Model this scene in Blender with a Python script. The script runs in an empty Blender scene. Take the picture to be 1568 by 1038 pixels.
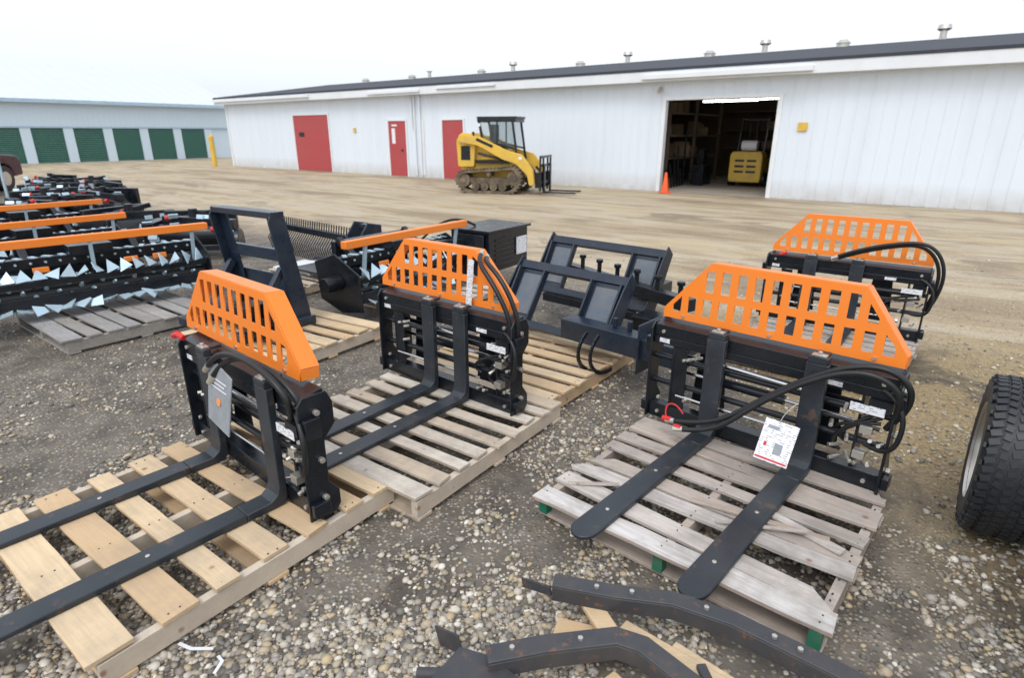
import bpy, bmesh, math, random
import numpy as np
from mathutils import Vector, Matrix, Euler, noise
random.seed(4); np.random.seed(4)
R=math.radians
scene=bpy.context.scene
COL=scene.collection

# ------------------------------------------------------------------ materials
def newmat(name):
    m=bpy.data.materials.new(name); m.use_nodes=True
    nt=m.node_tree; b=nt.nodes['Principled BSDF']
    return m,nt,b
def N(nt,t,**k):
    n=nt.nodes.new(t)
    for a,v in k.items(): setattr(n,a,v)
    return n
def ramp(nt,fac,stops):
    r=N(nt,'ShaderNodeValToRGB')
    while len(r.color_ramp.elements)<len(stops): r.color_ramp.elements.new(0.5)
    for e,(p,c) in zip(r.color_ramp.elements,stops):
        e.position=p; e.color=(*c,1) if len(c)==3 else c
    nt.links.new(fac,r.inputs[0]); return r.outputs[0]
def nz(nt,scale,detail=4,rough=.55,vec=None,dist=0):
    n=N(nt,'ShaderNodeTexNoise'); n.inputs['Scale'].default_value=scale
    n.inputs['Detail'].default_value=detail; n.inputs['Roughness'].default_value=rough
    n.inputs['Distortion'].default_value=dist
    if vec is not None: nt.links.new(vec,n.inputs['Vector'])
    return n.outputs['Fac']
def mix(nt,f,a,b,mode='MIX'):
    m=N(nt,'ShaderNodeMix',data_type='RGBA',blend_type=mode)
    for s,v in ((0,f),(6,a),(7,b)):
        if isinstance(v,bpy.types.NodeSocket): nt.links.new(v,m.inputs[s])
        elif s==0: m.inputs[0].default_value=v
        else: m.inputs[s].default_value=(*v,1)
    return m.outputs[2]
def math_(nt,op,a,b=None,c=None,clamp=False):
    m=N(nt,'ShaderNodeMath',operation=op); m.use_clamp=clamp
    for i,v in enumerate((a,b,c)):
        if v is None: continue
        if isinstance(v,bpy.types.NodeSocket): nt.links.new(v,m.inputs[i])
        else: m.inputs[i].default_value=v
    return m.outputs[0]
def bump(nt,b,h,strength=.3,dist=.01):
    n=N(nt,'ShaderNodeBump'); n.inputs['Strength'].default_value=strength; n.inputs['Distance'].default_value=dist
    nt.links.new(h,n.inputs['Height']); nt.links.new(n.outputs[0],b.inputs['Normal'])
def pos(nt): return N(nt,'ShaderNodeNewGeometry').outputs['Position']
def objc(nt): return N(nt,'ShaderNodeTexCoord').outputs['Object']

def paint(name,col,rough=.4,metal=0,dirt=.35,dirtcol=(.25,.21,.16),dscale=6,spec=.5,wear=0,wearcol=(.3,.12,.05)):
    m,nt,b=newmat(name)
    v=objc(nt)
    n1=nz(nt,dscale,4,.65,v)
    f=math_(nt,'MULTIPLY',ramp(nt,n1,[(.42,(0,0,0)),(.75,(1,1,1))]),dirt,clamp=True)
    c=mix(nt,f,col,dirtcol)
    if wear:
        w=ramp(nt,nz(nt,dscale*2.3,5,.75,v),[(.58,(0,0,0)),(.66,(1,1,1))])
        c=mix(nt,math_(nt,'MULTIPLY',w,wear),c,wearcol)
    nt.links.new(c,b.inputs['Base Color'])
    rr=math_(nt,'MULTIPLY_ADD',n1,.35,rough-.15); nt.links.new(rr,b.inputs['Roughness'])
    b.inputs['Metallic'].default_value=metal
    b.inputs['Specular IOR Level'].default_value=spec
    return m
BLACK=paint('black_paint',(.006,.009,.014),.28,dirt=.12,dirtcol=(.08,.08,.08),dscale=9)
NAVY=paint('dark_steel_paint',(.014,.024,.042),.28,dirt=.2,dirtcol=(.10,.10,.10))
FORK=paint('fork_steel',(.020,.026,.034),.36,dirt=.45,dirtcol=(.06,.07,.08),dscale=5,wear=.6,wearcol=(.13,.08,.05))
RUST=paint('weathered_steel_bar',(.04,.044,.052),.42,dirt=.6,dirtcol=(.09,.075,.07),dscale=9,wear=.85,wearcol=(.17,.08,.045))
ORANGE=paint('orange_paint',(.90,.235,.022),.36,dirt=.14,dirtcol=(.62,.28,.12))
YELLOW=paint('yellow_paint',(.72,.46,.055),.45,dirt=.55,dirtcol=(.34,.26,.14),dscale=2.5)
RED=paint('red_door_paint',(.42,.06,.065),.5,dirt=.35,dirtcol=(.36,.13,.12),dscale=1.2)
GREEN=paint('green_door_paint',(.004,.11,.07),.45,dirt=.15)
GREENP=paint('green_end_paint',(.01,.16,.09),.6,dirt=.3)
CHROME=paint('chrome_steel',(.7,.7,.72),.2,1,dirt=.1)
ZINC=paint('zinc_fitting',(.62,.60,.55),.35,.8,dirt=.2)
LBLUE=paint('tine_steel',(.50,.66,.76),.35,.3,dirt=.3)
RUBBER=paint('rubber',(.008,.009,.011),.42,dirt=.25,dirtcol=(.05,.048,.042))
TIRE=paint('tire_rubber',(.014,.017,.022),.5,dirt=.35,dirtcol=(.07,.065,.06),dscale=10)
TRACKM=paint('muddy_rubber',(.09,.07,.05),.85,dirt=.85,dirtcol=(.30,.24,.16),dscale=4)
GLASS=paint('dark_glass',(.03,.04,.045),.08,dirt=.05)
WHITE=paint('white_trim',(.76,.79,.82),.5,dirt=.18,dirtcol=(.42,.43,.44),dscale=1.5)
WALL2=paint('storage_siding',(.62,.74,.84),.45,dirt=.1,dirtcol=(.5,.55,.6),dscale=.7)
ROOFD=paint('dark_shingle_roof',(.036,.042,.058),.8,dirt=.3,dirtcol=(.09,.09,.09),dscale=3)
ROOFL=paint('pale_metal_roof',(.64,.71,.78),.5,dirt=.1,dscale=1)
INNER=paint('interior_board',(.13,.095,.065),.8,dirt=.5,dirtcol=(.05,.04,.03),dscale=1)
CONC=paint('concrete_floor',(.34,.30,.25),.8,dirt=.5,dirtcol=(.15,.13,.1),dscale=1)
CONEM=paint('cone_orange',(.9,.12,.02),.5,dirt=.1)
REDC=paint('red_cap',(.6,.02,.02),.4,dirt=.05)
MAROON=paint('truck_paint',(.04,.008,.016),.25,dirt=.1)
PLAST=paint('clear_pouch',(.30,.33,.36),.2,dirt=.45,dirtcol=(.14,.15,.16),dscale=14)
PAPERO=paint('orange_print',(.8,.3,.1),.6,dirt=.1)
SHEET=paint('white_sheet',(.72,.74,.77),.35,dirt=.25,dirtcol=(.4,.4,.42))

WALL,nt,b=newmat('white_siding')
v=objc(nt); s_=N(nt,'ShaderNodeSeparateXYZ'); nt.links.new(v,s_.inputs[0])
mp=N(nt,'ShaderNodeMapping'); mp.inputs['Scale'].default_value=(2.5,1,.25); nt.links.new(v,mp.inputs['Vector'])
n1=nz(nt,1.0,4,.6,mp.outputs[0])
low=math_(nt,'MULTIPLY',math_(nt,'SUBTRACT',1.0,math_(nt,'DIVIDE',s_.outputs[2],.55),clamp=True),nz(nt,3,4,.6,v),clamp=True)
c=mix(nt,math_(nt,'MULTIPLY',ramp(nt,n1,[(.45,(0,0,0)),(.75,(1,1,1))]),.22),(.72,.785,.86),(.54,.59,.64))
c=mix(nt,low,c,(.40,.36,.30))
nt.links.new(c,b.inputs['Base Color']); b.inputs['Roughness'].default_value=.45

def label_mat():
    m,nt,b=newmat('printed_label')
    v=objc(nt)
    w=N(nt,'ShaderNodeTexWave',wave_type='BANDS',bands_direction='Z'); w.inputs['Scale'].default_value=30
    nt.links.new(v,w.inputs['Vector'])
    g=nz(nt,60,2,.5,v)
    a=math_(nt,'MULTIPLY',ramp(nt,w.outputs['Fac'],[(.78,(0,0,0)),(.84,(1,1,1))]),ramp(nt,g,[(.5,(0,0,0)),(.54,(1,1,1))]))
    c=mix(nt,a,(.80,.81,.85),(.16,.16,.22))
    nt.links.new(c,b.inputs['Base Color']); b.inputs['Roughness'].default_value=.35
    return m
LABEL=label_mat()

def wood(name,c1,c2,c3,grey=.3,gs=.3):
    m,nt,b=newmat(name)
    g=N(nt,'ShaderNodeNewGeometry'); rnd=g.outputs['Random Per Island']
    mp=N(nt,'ShaderNodeMapping'); mp.inputs['Scale'].default_value=(1.6,26,26)
    nt.links.new(objc(nt),mp.inputs['Vector'])
    ad=N(nt,'ShaderNodeVectorMath',operation='ADD'); nt.links.new(mp.outputs[0],ad.inputs[0])
    cb=N(nt,'ShaderNodeCombineXYZ'); nt.links.new(math_(nt,'MULTIPLY',rnd,40),cb.inputs[0]); nt.links.new(cb.outputs[0],ad.inputs[1])
    gr=nz(nt,2.2,5,.65,ad.outputs[0],.6)
    base=ramp(nt,rnd,[(0,c1),(.35,c2),(.7,c3),(1,c1)])
    c=mix(nt,math_(nt,'MULTIPLY',ramp(nt,gr,[(.35,(0,0,0)),(.72,(1,1,1))]),gs*2),base,tuple(x*.62 for x in c2))
    st=nz(nt,4,5,.65,objc(nt))
    c=mix(nt,math_(nt,'MULTIPLY',ramp(nt,st,[(.44,(0,0,0)),(.66,(1,1,1))]),grey),c,(.23,.205,.185))
    kn=N(nt,'ShaderNodeTexVoronoi'); kn.inputs['Scale'].default_value=6
    nt.links.new(objc(nt),kn.inputs['Vector'])
    c=mix(nt,ramp(nt,kn.outputs['Distance'],[(.04,(.8,.8,.8)),(.10,(0,0,0))]),c,(.22,.11,.05))
    nt.links.new(c,b.inputs['Base Color']); b.inputs['Roughness'].default_value=.8
    b.inputs['Specular IOR Level'].default_value=.2
    bump(nt,b,gr,.4,.003)
    return m
W_NEW=wood('fresh_pine',(.74,.58,.38),(.66,.49,.31),(.56,.38,.21),.32,.2)
W_STR=wood('pale_stringer',(.70,.64,.54),(.66,.58,.47),(.58,.48,.37),.32,.14)
W_MID=wood('pale_pine',(.72,.67,.59),(.62,.53,.42),(.52,.40,.28),.5,.25)
W_OLD=wood('weathered_pine',(.68,.66,.64),(.48,.43,.39),(.44,.33,.25),.62,.34)
W_GREY=wood('grey_wood',(.40,.40,.40),(.29,.28,.27),(.42,.38,.33),.5,.3)

# ------------------------------------------------------------------ builders
def empty(name,loc=(0,0,0),rot=0,parent=None):
    e=bpy.data.objects.new(name,None); COL.objects.link(e)
    e.location=loc; e.rotation_euler=rot if isinstance(rot,(tuple,list)) else (0,0,R(rot))
    e.empty_display_size=.2
    if parent: e.parent=parent
    return e
class MB:
    def __init__(s): s.v=[]; s.f=[]
    def add(s,vs,fs,M=None):
        o=len(s.v)
        s.v+= [tuple(M@Vector(v)) if M else tuple(v) for v in vs]
        s.f+= [tuple(i+o for i in f) for f in fs]
        return s
    def box(s,c,d,rot=(0,0,0)):
        x,y,z=[q/2 for q in d]
        vs=[(-x,-y,-z),(x,-y,-z),(x,y,-z),(-x,y,-z),(-x,-y,z),(x,-y,z),(x,y,z),(-x,y,z)]
        fs=[(0,3,2,1),(4,5,6,7),(0,1,5,4),(1,2,6,5),(2,3,7,6),(3,0,4,7)]
        M=Matrix.Translation(c)@Euler([R(a) for a in rot]).to_matrix().to_4x4()
        return s.add(vs,fs,M)
    def b2(s,x0,x1,y0,y1,z0,z1): return s.box(((x0+x1)/2,(y0+y1)/2,(z0+z1)/2),(abs(x1-x0),abs(y1-y0),abs(z1-z0)))
    def frame(s,p1,p2,up=(0,0,1)):
        p1=Vector(p1);p2=Vector(p2); d=(p2-p1); L=d.length; d.normalize()
        u=Vector(up)
        if abs(d.dot(u))>.98: u=Vector((0,1,0))
        x=d; y=u.cross(x).normalized(); z=x.cross(y)
        M=Matrix((x,y,z)).transposed().to_4x4(); M.translation=p1
        return M,L
    def bar(s,p1,p2,w,h,up=(0,0,1)):
        M,L=s.frame(p1,p2,up)
        vs=[(a*L,b*w/2,c*h/2) for a in (0,1) for b in (-1,1) for c in (-1,1)]
        fs=[(0,1,3,2),(4,6,7,5),(0,4,5,1),(2,3,7,6),(0,2,6,4),(1,5,7,3)]
        return s.add(vs,fs,M)
    def ribbon(s,pts,offs,z0,z1):
        n=len(pts); vs=[];fs=[]
        P=[Vector(p) for p in pts]
        for i,p in enumerate(P):
            a=(P[i]-P[i-1]) if i>0 else (P[1]-P[0]); b=(P[i+1]-P[i]) if i<n-1 else a
            a=Vector((a.x,a.y)).normalized(); b=Vector((b.x,b.y)).normalized(); t=(a+b).normalized(); nn=Vector((-t.y,t.x)); k=1/max(.3,nn.dot(Vector((-a.y,a.x))))
            for o in offs:
                for z in (z0,z1): vs.append((p.x+nn.x*o*k,p.y+nn.y*o*k,p.z+z))
        for i in range(n-1):
            A=i*4;B=A+4
            fs+= [(A,B,B+1,A+1),(A+2,A+3,B+3,B+2),(A,A+2,B+2,B),(A+1,B+1,B+3,A+3)]
        fs+= [(0,1,3,2),(4*n-4,4*n-2,4*n-1,4*n-3)]
        return s.add(vs,fs)
    def cyl(s,p1,p2,r,r2=None,n=18,cap=True):
        r2=r if r2 is None else r2
        M,L=s.frame(p1,p2)
        vs=[];fs=[]
        for k,(xx,rr) in enumerate(((0,r),(L,r2))):
            for i in range(n):
                a=2*math.pi*i/n; vs.append((xx,rr*math.cos(a),rr*math.sin(a)))
        for i in range(n):
            j=(i+1)%n; fs.append((i,j,n+j,n+i))
        if cap: fs+= [tuple(range(n))[::-1],tuple(range(n,2*n))]
        return s.add(vs,fs,M)
    def prism(s,pts,ax,a,b,M=None):
        n=len(pts)
        def P(p,t):
            if ax=='x': return (t,p[0],p[1])
            if ax=='y': return (p[0],t,p[1])
            return (p[0],p[1],t)
        vs=[P(p,a) for p in pts]+[P(p,b) for p in pts]
        fs=[tuple(range(n)),tuple(range(2*n-1,n-1,-1))]+[(i,(i+1)%n,n+(i+1)%n,n+i) for i in range(n)]
        return s.add(vs,fs,M)
    def lathe(s,prof,M=None,n=32):
        vs=[];fs=[];m=len(prof)
        for i in range(n):
            a=2*math.pi*i/n
            for r,h in prof: vs.append((h,r*math.cos(a),r*math.sin(a)))
        for i in range(n):
            j=(i+1)%n
            for k in range(m-1): fs.append((i*m+k,i*m+k+1,j*m+k+1,j*m+k))
        return s.add(vs,fs,M)
    def finish(s,name,mat,parent=None,bevel=0,smooth=True,loc=(0,0,0),rot=(0,0,0)):
        me=bpy.data.meshes.new(name); me.from_pydata(s.v,[],s.f)
        bm=bmesh.new(); bm.from_mesh(me); bmesh.ops.recalc_face_normals(bm,faces=bm.faces); bm.to_mesh(me); bm.free()
        if smooth:
            me.polygons.foreach_set('use_smooth',[True]*len(me.polygons)); me.set_sharp_from_angle(angle=R(32))
        me.materials.append(mat)
        o=bpy.data.objects.new(name,me); COL.objects.link(o)
        if parent: o.parent=parent
        o.location=loc; o.rotation_euler=[R(a) for a in rot]
        if bevel:
            md=o.modifiers.new('bev','BEVEL'); md.width=bevel; md.segments=2; md.limit_method='ANGLE'; md.angle_limit=R(40)
        return o
def hose(name,pts,r,mat,parent):
    cu=bpy.data.curves.new(name,'CURVE'); cu.dimensions='3D'; cu.bevel_depth=r; cu.bevel_resolution=3; cu.resolution_u=10
    sp=cu.splines.new('NURBS'); sp.points.add(len(pts)-1)
    for p,q in zip(sp.points,pts): p.co=(*q,1)
    sp.order_u=4; sp.use_endpoint_u=True; cu.use_fill_caps=True
    cu.materials.append(mat)
    o=bpy.data.objects.new(name,cu); COL.objects.link(o); o.parent=parent
    return o

# ------------------------------------------------------------------ pallet
def pallet(loc,rot,mat,w=1.22,l=1.22,n=8,sw=.095,green=False,h=.125,smat=None,skip=(),mess=.9,splint=False):
    e=empty('wooden_pallet',loc,rot)
    m=MB()
    th=.017
    ys=np.linspace(-l/2+sw/2,l/2-sw/2,n)
    for i,y in enumerate(ys):
        if i in skip: continue
        ww=sw*random.uniform(.82,1.18)
        if i in (0,n-1): ww=sw*1.25
        L=w*random.uniform(.985,1.015); x0=random.uniform(-.012,.012); y0=y+random.uniform(-.012,.012)*mess
        a=R(random.uniform(-1.3,1.3)*mess); z=h-th+random.uniform(-.001,.002)
        K=10; up=[];dn=[]
        for k in range(K+1):
            t=k/K; xx=-L/2+t*L; j=random.uniform(-.0022,.0022)*mess
            up.append((xx+(random.uniform(-.006,.006) if k in(0,K) else 0),ww/2+j)); dn.append((xx+(random.uniform(-.006,.006) if k in(0,K) else 0),-ww/2+random.uniform(-.0022,.0022)*mess))
        pts=dn+up[::-1]
        if mess>1 and random.random()<.45:
            q=random.choice((0,1)); s=1 if q else -1
            pts[-1 if not q else K+1]=((-L/2 if not q else L/2)-s*random.uniform(.03,.12),ww/2-random.uniform(.0,.03))
        c,s_=math.cos(a),math.sin(a)
        bow=random.uniform(-.002,.006)*mess
        nn=len(pts)
        def Z(px): return z+bow*(px/(L/2))**2
        vs=[(x0+px*c-py*s_,y0+px*s_+py*c,Z(px)) for px,py in pts]+[(x0+px*c-py*s_,y0+px*s_+py*c,Z(px)+th) for px,py in pts]
        fs=[]
        for k in range(K):
            fs.append((k,k+1,nn-2-k,nn-1-k)); fs.append((nn+k,nn+nn-1-k,nn+nn-2-k,nn+k+1))
        fs+= [(k,(k+1)%nn,nn+(k+1)%nn,nn+k) for k in range(nn)]
        m.add(vs,fs)
    if splint:
        m.bar((-.05,-.12,h+.008),(.50,-.02,h+.012),.03,.012); m.bar((.10,-.20,h+.006),(.42,-.05,h+.03),.018,.01); m.bar((.2,.02,h+.01),(.56,-.06,h+.008),.045,.012); m.bar((-.55,-.38,h+.006),(-.35,-.25,h+.02),.02,.008)
    m.finish('deck_boards',mat,e,.0015)
    m=MB()
    for x in (-w/2+.03,0,w/2-.03):
        m.b2(x-.019,x+.019,-l/2,l/2,th+.002,h-th-.003)
    m.finish('stringers',smat or mat,e,.002)
    m=MB()
    for y in (-l/2+.05,0,l/2-.05): m.box((0,y,th/2+.001),(w*.995,.09,th),(0,0,random.uniform(-.5,.5)))
    m.finish('bottom_boards',mat,e,.002)
    if green:
        m=MB()
        for x in (-w/2+.03,0,w/2-.03): m.b2(x-.021,x+.021,-l/2-.004,-l/2+.04,th+.001,h-th-.002)
        m.finish('painted_ends',GREENP,e,.001)
    m=MB()
    for y in ys:
        for x in (-w/2+.03,0,w/2-.03):
            for d in (-.02,.02): m.cyl((x+random.uniform(-.006,.006),y+d,h-.004),(x,y+d,h+.0028),.0035,n=6)
    m.finish('nails',RUST,e)
    return e

# ------------------------------------------------------------------ fork carriage
def guard(parent,z0,y0,tilt,W,A,Bx,dx):
    H=.33; s0=.05
    def top(x):
        if x<A: return s0+(H-s0)*(x+W)/(A+W)
        if x>Bx: return s0+(H-s0)*(W-x)/(W-Bx)
        return H
    out=[(-W,0),(W,0),(W,s0),(Bx,H),(A,H),(-W,s0)]
    cu=bpy.data.curves.new('guard','CURVE'); cu.dimensions='2D'; cu.fill_mode='BOTH'; cu.extrude=.003
    def sp(pts):
        q=cu.splines.new('POLY'); q.points.add(len(pts)-1)
        for p,c in zip(q.points,pts): p.co=(c[0],c[1],0,1)
        q.use_cyclic_u=True
    sp(out)
    x=-W+.075
    while x<W-.06:
        a,b=x-.023,x+.023
        for lo,hi in ((.04,.135),(.175,.295)):
            ta=min(hi,top(a)-.032); tb=min(hi,top(b)-.032)
            if min(ta,tb)-lo>.02: sp([(a,lo),(b,lo),(b,tb),(a,ta)])
        x+=.086
    ob=bpy.data.objects.new('tmp',cu); COL.objects.link(ob)
    dg=bpy.context.evaluated_depsgraph_get()
    me=bpy.data.meshes.new_from_object(ob.evaluated_get(dg)); bpy.data.objects.remove(ob)
    me.materials.clear(); me.materials.append(ORANGE)
    g=bpy.data.objects.new('load_guard_plate',me); COL.objects.link(g); g.parent=parent
    g.location=(dx,y0,z0); g.rotation_euler=(R(90-tilt),0,0)
    m=MB(); D=.085
    m.b2(A,Bx,.0035,D,H-.004,H+.003)
    m.bar((-W,.0035+D/2,s0),(A,.0035+D/2,H-.0005),D,.006)
    m.bar((Bx,.0035+D/2,H-.0005),(W,.0035+D/2,s0),D,.006)
    m.b2(W-.003,W+.003,.0035,D,0,s0-.003); m.b2(-W-.003,-W+.003,.0035,D,0,s0-.003)
    m.finish('guard_flange',ORANGE,parent,0,loc=(dx,y0,z0),rot=(-tilt,0,0))
    m=MB()
    for x in (-W+.12,0,W-.12): m.cyl((x,-.003,.018),(x,-.012,.018),.009,n=6)
    m.finish('guard_bolts',ZINC,parent,0,loc=(dx,y0,z0),rot=(-tilt,0,0))

def carriage(loc,rot,forks,hoses,blade=1.1,wide=.11,tag=None,pouch=None,seed=0,W=.60,gW=.59,gA=-.35,gB=.38,gdx=0,gz=.595):
    rd=random.Random(seed)
    e=empty('pallet_fork_attachment',loc,rot)
    m=MB()
    m.prism([(-.05,.50),(-.05,.565),(.04,.585),(.055,.585),(.055,.57),(.0,.55),(.0,.50)],'x',-W+.014,W-.014)
    m.b2(-W+.014,W-.014,-.052,.0,.455,.4995)
    m.prism([(-.05,.0),(-.05,.085),(-.035,.085),(-.035,.02),(.07,.02),(.07,0)],'x',-W+.014,W-.014)
    m.b2(-W+.014,W-.014,-.034,.03,.045,.08)
    prof=[(-.075,0),(.05,0),(.075,.03),(.075,.10),(.03,.16),(.03,.36),(.085,.42),(.085,.52),(.06,.575),(-.05,.575),(-.075,.54)]
    for x in (-W,W-.013): m.prism(prof,'x',x,x+.013)
    for x in (-W+.13,W-.145):
        m.prism([(-.047,.0865),(.07,.0865),(.09,.14),(.09,.38),(.05,.453),(-.047,.453)],'x',x,x+.012)
    for x in (-.40,.18):
        m.prism([(x,.09),(x+.2,.09),(x+.17,.45),(x+.03,.45)],'y',.075,.085)
    m.b2(-.46,.45,.062,.0745,.33,.38)
    m.b2(-W+.142,-W+.22,-.045,-.035,.09,.45)
    # side bosses
    for s in (-1,1):
        for (y,z,w_,h_) in ((-.03,.44,.07,.09),(-.03,.06,.08,.06)):
            a,b=s*(W+.001),s*(W+.03); m.b2(min(a,b),max(a,b),y-w_/2,y+w_/2,z-h_/2,z+h_/2)
    m.finish('carriage_frame',BLACK,e,.003)
    m=MB()
    for z in (.22,.37): m.cyl((-W+.014,-.015,z),(W-.014,-.015,z),.017)
    m.cyl((-.30,.03,.29),(.12,.03,.29),.026)
    m.b2(W-.11,W-.02,-.078,-.02,.40,.455)
    m.finish('slide_rails',BLACK,e)
    m=MB()
    m.cyl((.12,.03,.29),(.44,.03,.29),.011); m.cyl((-.455,.03,.29),(-.30,.03,.29),.011)
    m.cyl((-.44,-.04,.165),(.30,-.04,.165),.008); m.cyl((forks[0],-.045,.42),(forks[1],-.045,.40),.009)
    m.finish('cylinder_rods',CHROME,e)
    m=MB()
    for k in range(12):
        x=rd.uniform(.30,W-.03);z=rd.uniform(.1,.42)
        m.cyl((x,-.07,z),(x+rd.uniform(-.04,.04),-.02,z+rd.uniform(-.03,.03)),.010,n=8)
    for k in range(4):
        x=rd.uniform(-W+.05,forks[0]-.08);z=rd.uniform(.1,.42); m.cyl((x,-.06,z),(x+.02,-.02,z),.010,n=8)
    for x,z in ((W-.1,.30),(W-.11,.17)): m.b2(x-.025,x+.025,-.075,-.03,z-.02,z+.018)
    for x in (-W+.07,W-.07):
        for z in (.04,.53,.13): m.cyl((x,-.062,z),(x,-.049,z),.011,n=6)
    for z in (.1,.28,.50): m.cyl((W+.001,.0,z),(W+.02,.0,z),.013,n=10); m.cyl((-W-.02,.0,z),(-W,.0,z),.013,n=10)
    m.finish('fittings',ZINC,e,.001)
    m=MB()
    m.b2(.30,.38,-.0555,-.0525,.468,.49)
    m.b2(-W+.05,-W+.11,-.0555,-.0525,.465,.49)
    m.b2(W-.18,W-.04,-.083,-.080,.385,.425)
    m.finish('labels',LABEL,e)
    for fx in forks:
        m=MB(); w=.05
        inner=[(-.094,.565),(-.096,.10),(-.108,.062),(-.14,.04),(-.25,.036)]
        outer=[(-.25,.001),(-.12,.001),(-.08,.010),(-.062,.035)]
        m.prism([(-.058,.565)]+inner+outer,'x',fx-w,fx+w)
        pts=[(fx-w,-.2505),(fx-wide/2,-blade+.12)]
        L=-blade
        for k in range(0,9):
            a=math.pi*k/8
            pts.append((fx-wide/2*math.cos(a),L+.06-.07*math.sin(a)))
        pts+= [(fx+wide/2,L+.12),(fx+w,-.2505)]
        n=len(pts); vs=[]
        for x,y in pts: vs.append((x,y,.001))
        for x,y in pts:
            t=(-y-.25)/(blade-.25); vs.append((x,y,.036-.018*t))
        fs=[tuple(range(n)),tuple(range(2*n-1,n-1,-1))]+[(i,(i+1)%n,n+(i+1)%n,n+i) for i in range(n)]
        m.add(vs,fs)
        m.b2(fx-w*.9,fx+w*.9,-.096,-.056,.5655,.60); m.b2(fx-w*.6,fx+w*.6,-.0555,.0,.588,.604)
        m.finish('fork',FORK,e,.004)
        m=MB(); m.b2(fx-.032,fx+.032,-.092,-.06,.6005,.6085); m.cyl((fx,-.078,.608),(fx,-.078,.622),.011,n=6)
        m.cyl((fx,-blade+.22,.02),(fx,-blade+.22,.0245),.009,n=12); m.cyl((fx,-.62,.03),(fx,-.62,.0325),.009,n=12)
        m.finish('fork_top_cap',ZINC,e,.001)
    guard(e,gz,.02,4,gW,gA,gB,gdx)
    for h in hoses:
        hose('hydraulic_hose',h,.0135,RUBBER,e)
        m=MB(); p=Vector(h[-1]);q=Vector(h[-2]); d=(p-q).normalized()
        m.cyl(p,p+d*.05,.015,n=10); m.finish('hose_coupler',ZINC,e)
    for k in range(4):
        x=rd.uniform(.2,.45)
        hose('short_hose',[(x,-.03,.15+.05*k),(x-.1,-.06,.2+.04*k),(x+.05,-.07,.33),(W-.05,-.05,.40-.03*k)],.009,RUBBER,e)
    hose('valve_hose_loop',[(W-.07,-.05,.5),(W+.03,-.08,.47),(W+.05,-.09,.3),(W,-.08,.2),(W-.1,-.04,.22)],.011,RUBBER,e)
    if tag:
        x,y,z=tag
        m=MB(); m.box((0,0,0),(.15,.004,.2)); m.finish('document_tag',LABEL,e,loc=tag,rot=(-25,6,8))
        m=MB(); m.box((.015,-.004,-.03),(.035,.003,.05)); m.box((-.03,-.004,.065),(.05,.003,.015)); m.finish('tag_print',PLAST,e,loc=tag,rot=(-25,6,8))
        m=MB(); m.box((-.045,-.004,-.02),(.012,.003,.02));  m.box((0,-.004,-.088),(.14,.003,.008)); m.finish('tag_red_print',REDC,e,loc=tag,rot=(-25,6,8))
        hose('tag_tie',[(x,y,z+.1),(x+.01,y+.02,z+.16),(x+.05,y+.05,z+.2)],.002,ZINC,e)
    if pouch:
        m=MB(); m.prism([(-.11,-.14),(.10,-.16),(.115,.13),(-.03,.16),(-.12,.12)],'y',-.004,.004)
        m.finish('document_pouch',PLAST,e,.003,loc=pouch,rot=(-8,4,0))
        m=MB(); m.cyl((0,-.008,-.02),(0,-.0045,-.02),.02,n=16); m.finish('pouch_logo',PAPERO,e,loc=pouch,rot=(-8,4,0))
        m=MB(); m.b2(-.09,.07,-.006,-.0045,.04,.045);m.b2(-.09,.05,-.006,-.0045,.06,.065);m.b2(-.09,.07,-.006,-.0045,.08,.085); m.finish('pouch_print',LABEL,e,loc=pouch,rot=(-8,4,0))
    return e

pallet((-1.42,2.27,0),-36,W_NEW,1.21,1.26,7,.115,smat=W_STR)
pallet((-.554,3.15,0),-35.5,W_MID,1.22,1.27,9,.088,smat=W_STR)
pallet((.93,2.33,0),-41.5,W_OLD,1.24,1.03,8,.088,green=True,mess=1.7,splint=True)
pallet((2.45,4.40,0),-41,W_OLD,1.2,1.1,8,.09,mess=1.3)
pallet((.12,4.17,0),-37,W_NEW,1.2,1.2,8,.1)

cA=carriage((-1.25,2.55,.127),-41,(-.25,.33),
  [[(.48,-.05,.42),(.58,-.08,.55),(.46,-.10,.66),(.2,-.1,.68),(0,-.11,.65),(-.10,-.12,.56)],
   [(.48,-.02,.42),(.61,-.04,.52),(.50,-.06,.63),(.25,-.06,.66),(.02,-.08,.63),(-.06,-.12,.52)]],blade=1.3,pouch=(-.02,-.125,.42),seed=1,W=.59,gW=.57,gA=-.34,gB=.31,gdx=-.10)
cB=carriage((-.41,3.53,.127),-39,(-.08,.19),
  [[(.49,-.04,.30),(.59,-.05,.5),(.53,-.07,.68),(.39,-.06,.83),(.30,-.03,.88),(.25,.05,.90)],
   [(.52,-.0,.30),(.62,-.02,.5),(.57,-.04,.7),(.43,-.03,.85),(.33,0,.88),(.27,.08,.88)]],blade=1.2,seed=2,W=.585,gW=.56,gA=-.34,gB=.28,gdx=-.07)
cC=carriage((1.28,2.78,.127),-43,(-.22,.27),
  [[(.60,-.02,.35),(.70,-.07,.52),(.55,-.10,.68),(.25,-.15,.52),(.02,-.2,.30),(-.12,-.24,.16),(-.33,-.25,.12)],
   [(.58,-.04,.32),(.67,-.10,.50),(.50,-.13,.65),(.22,-.18,.48),(.0,-.23,.27),(-.10,-.26,.14),(-.26,-.29,.11)]],blade=1.25,wide=.118,tag=(.20,-.27,.20),seed=3,W=.61)
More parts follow.
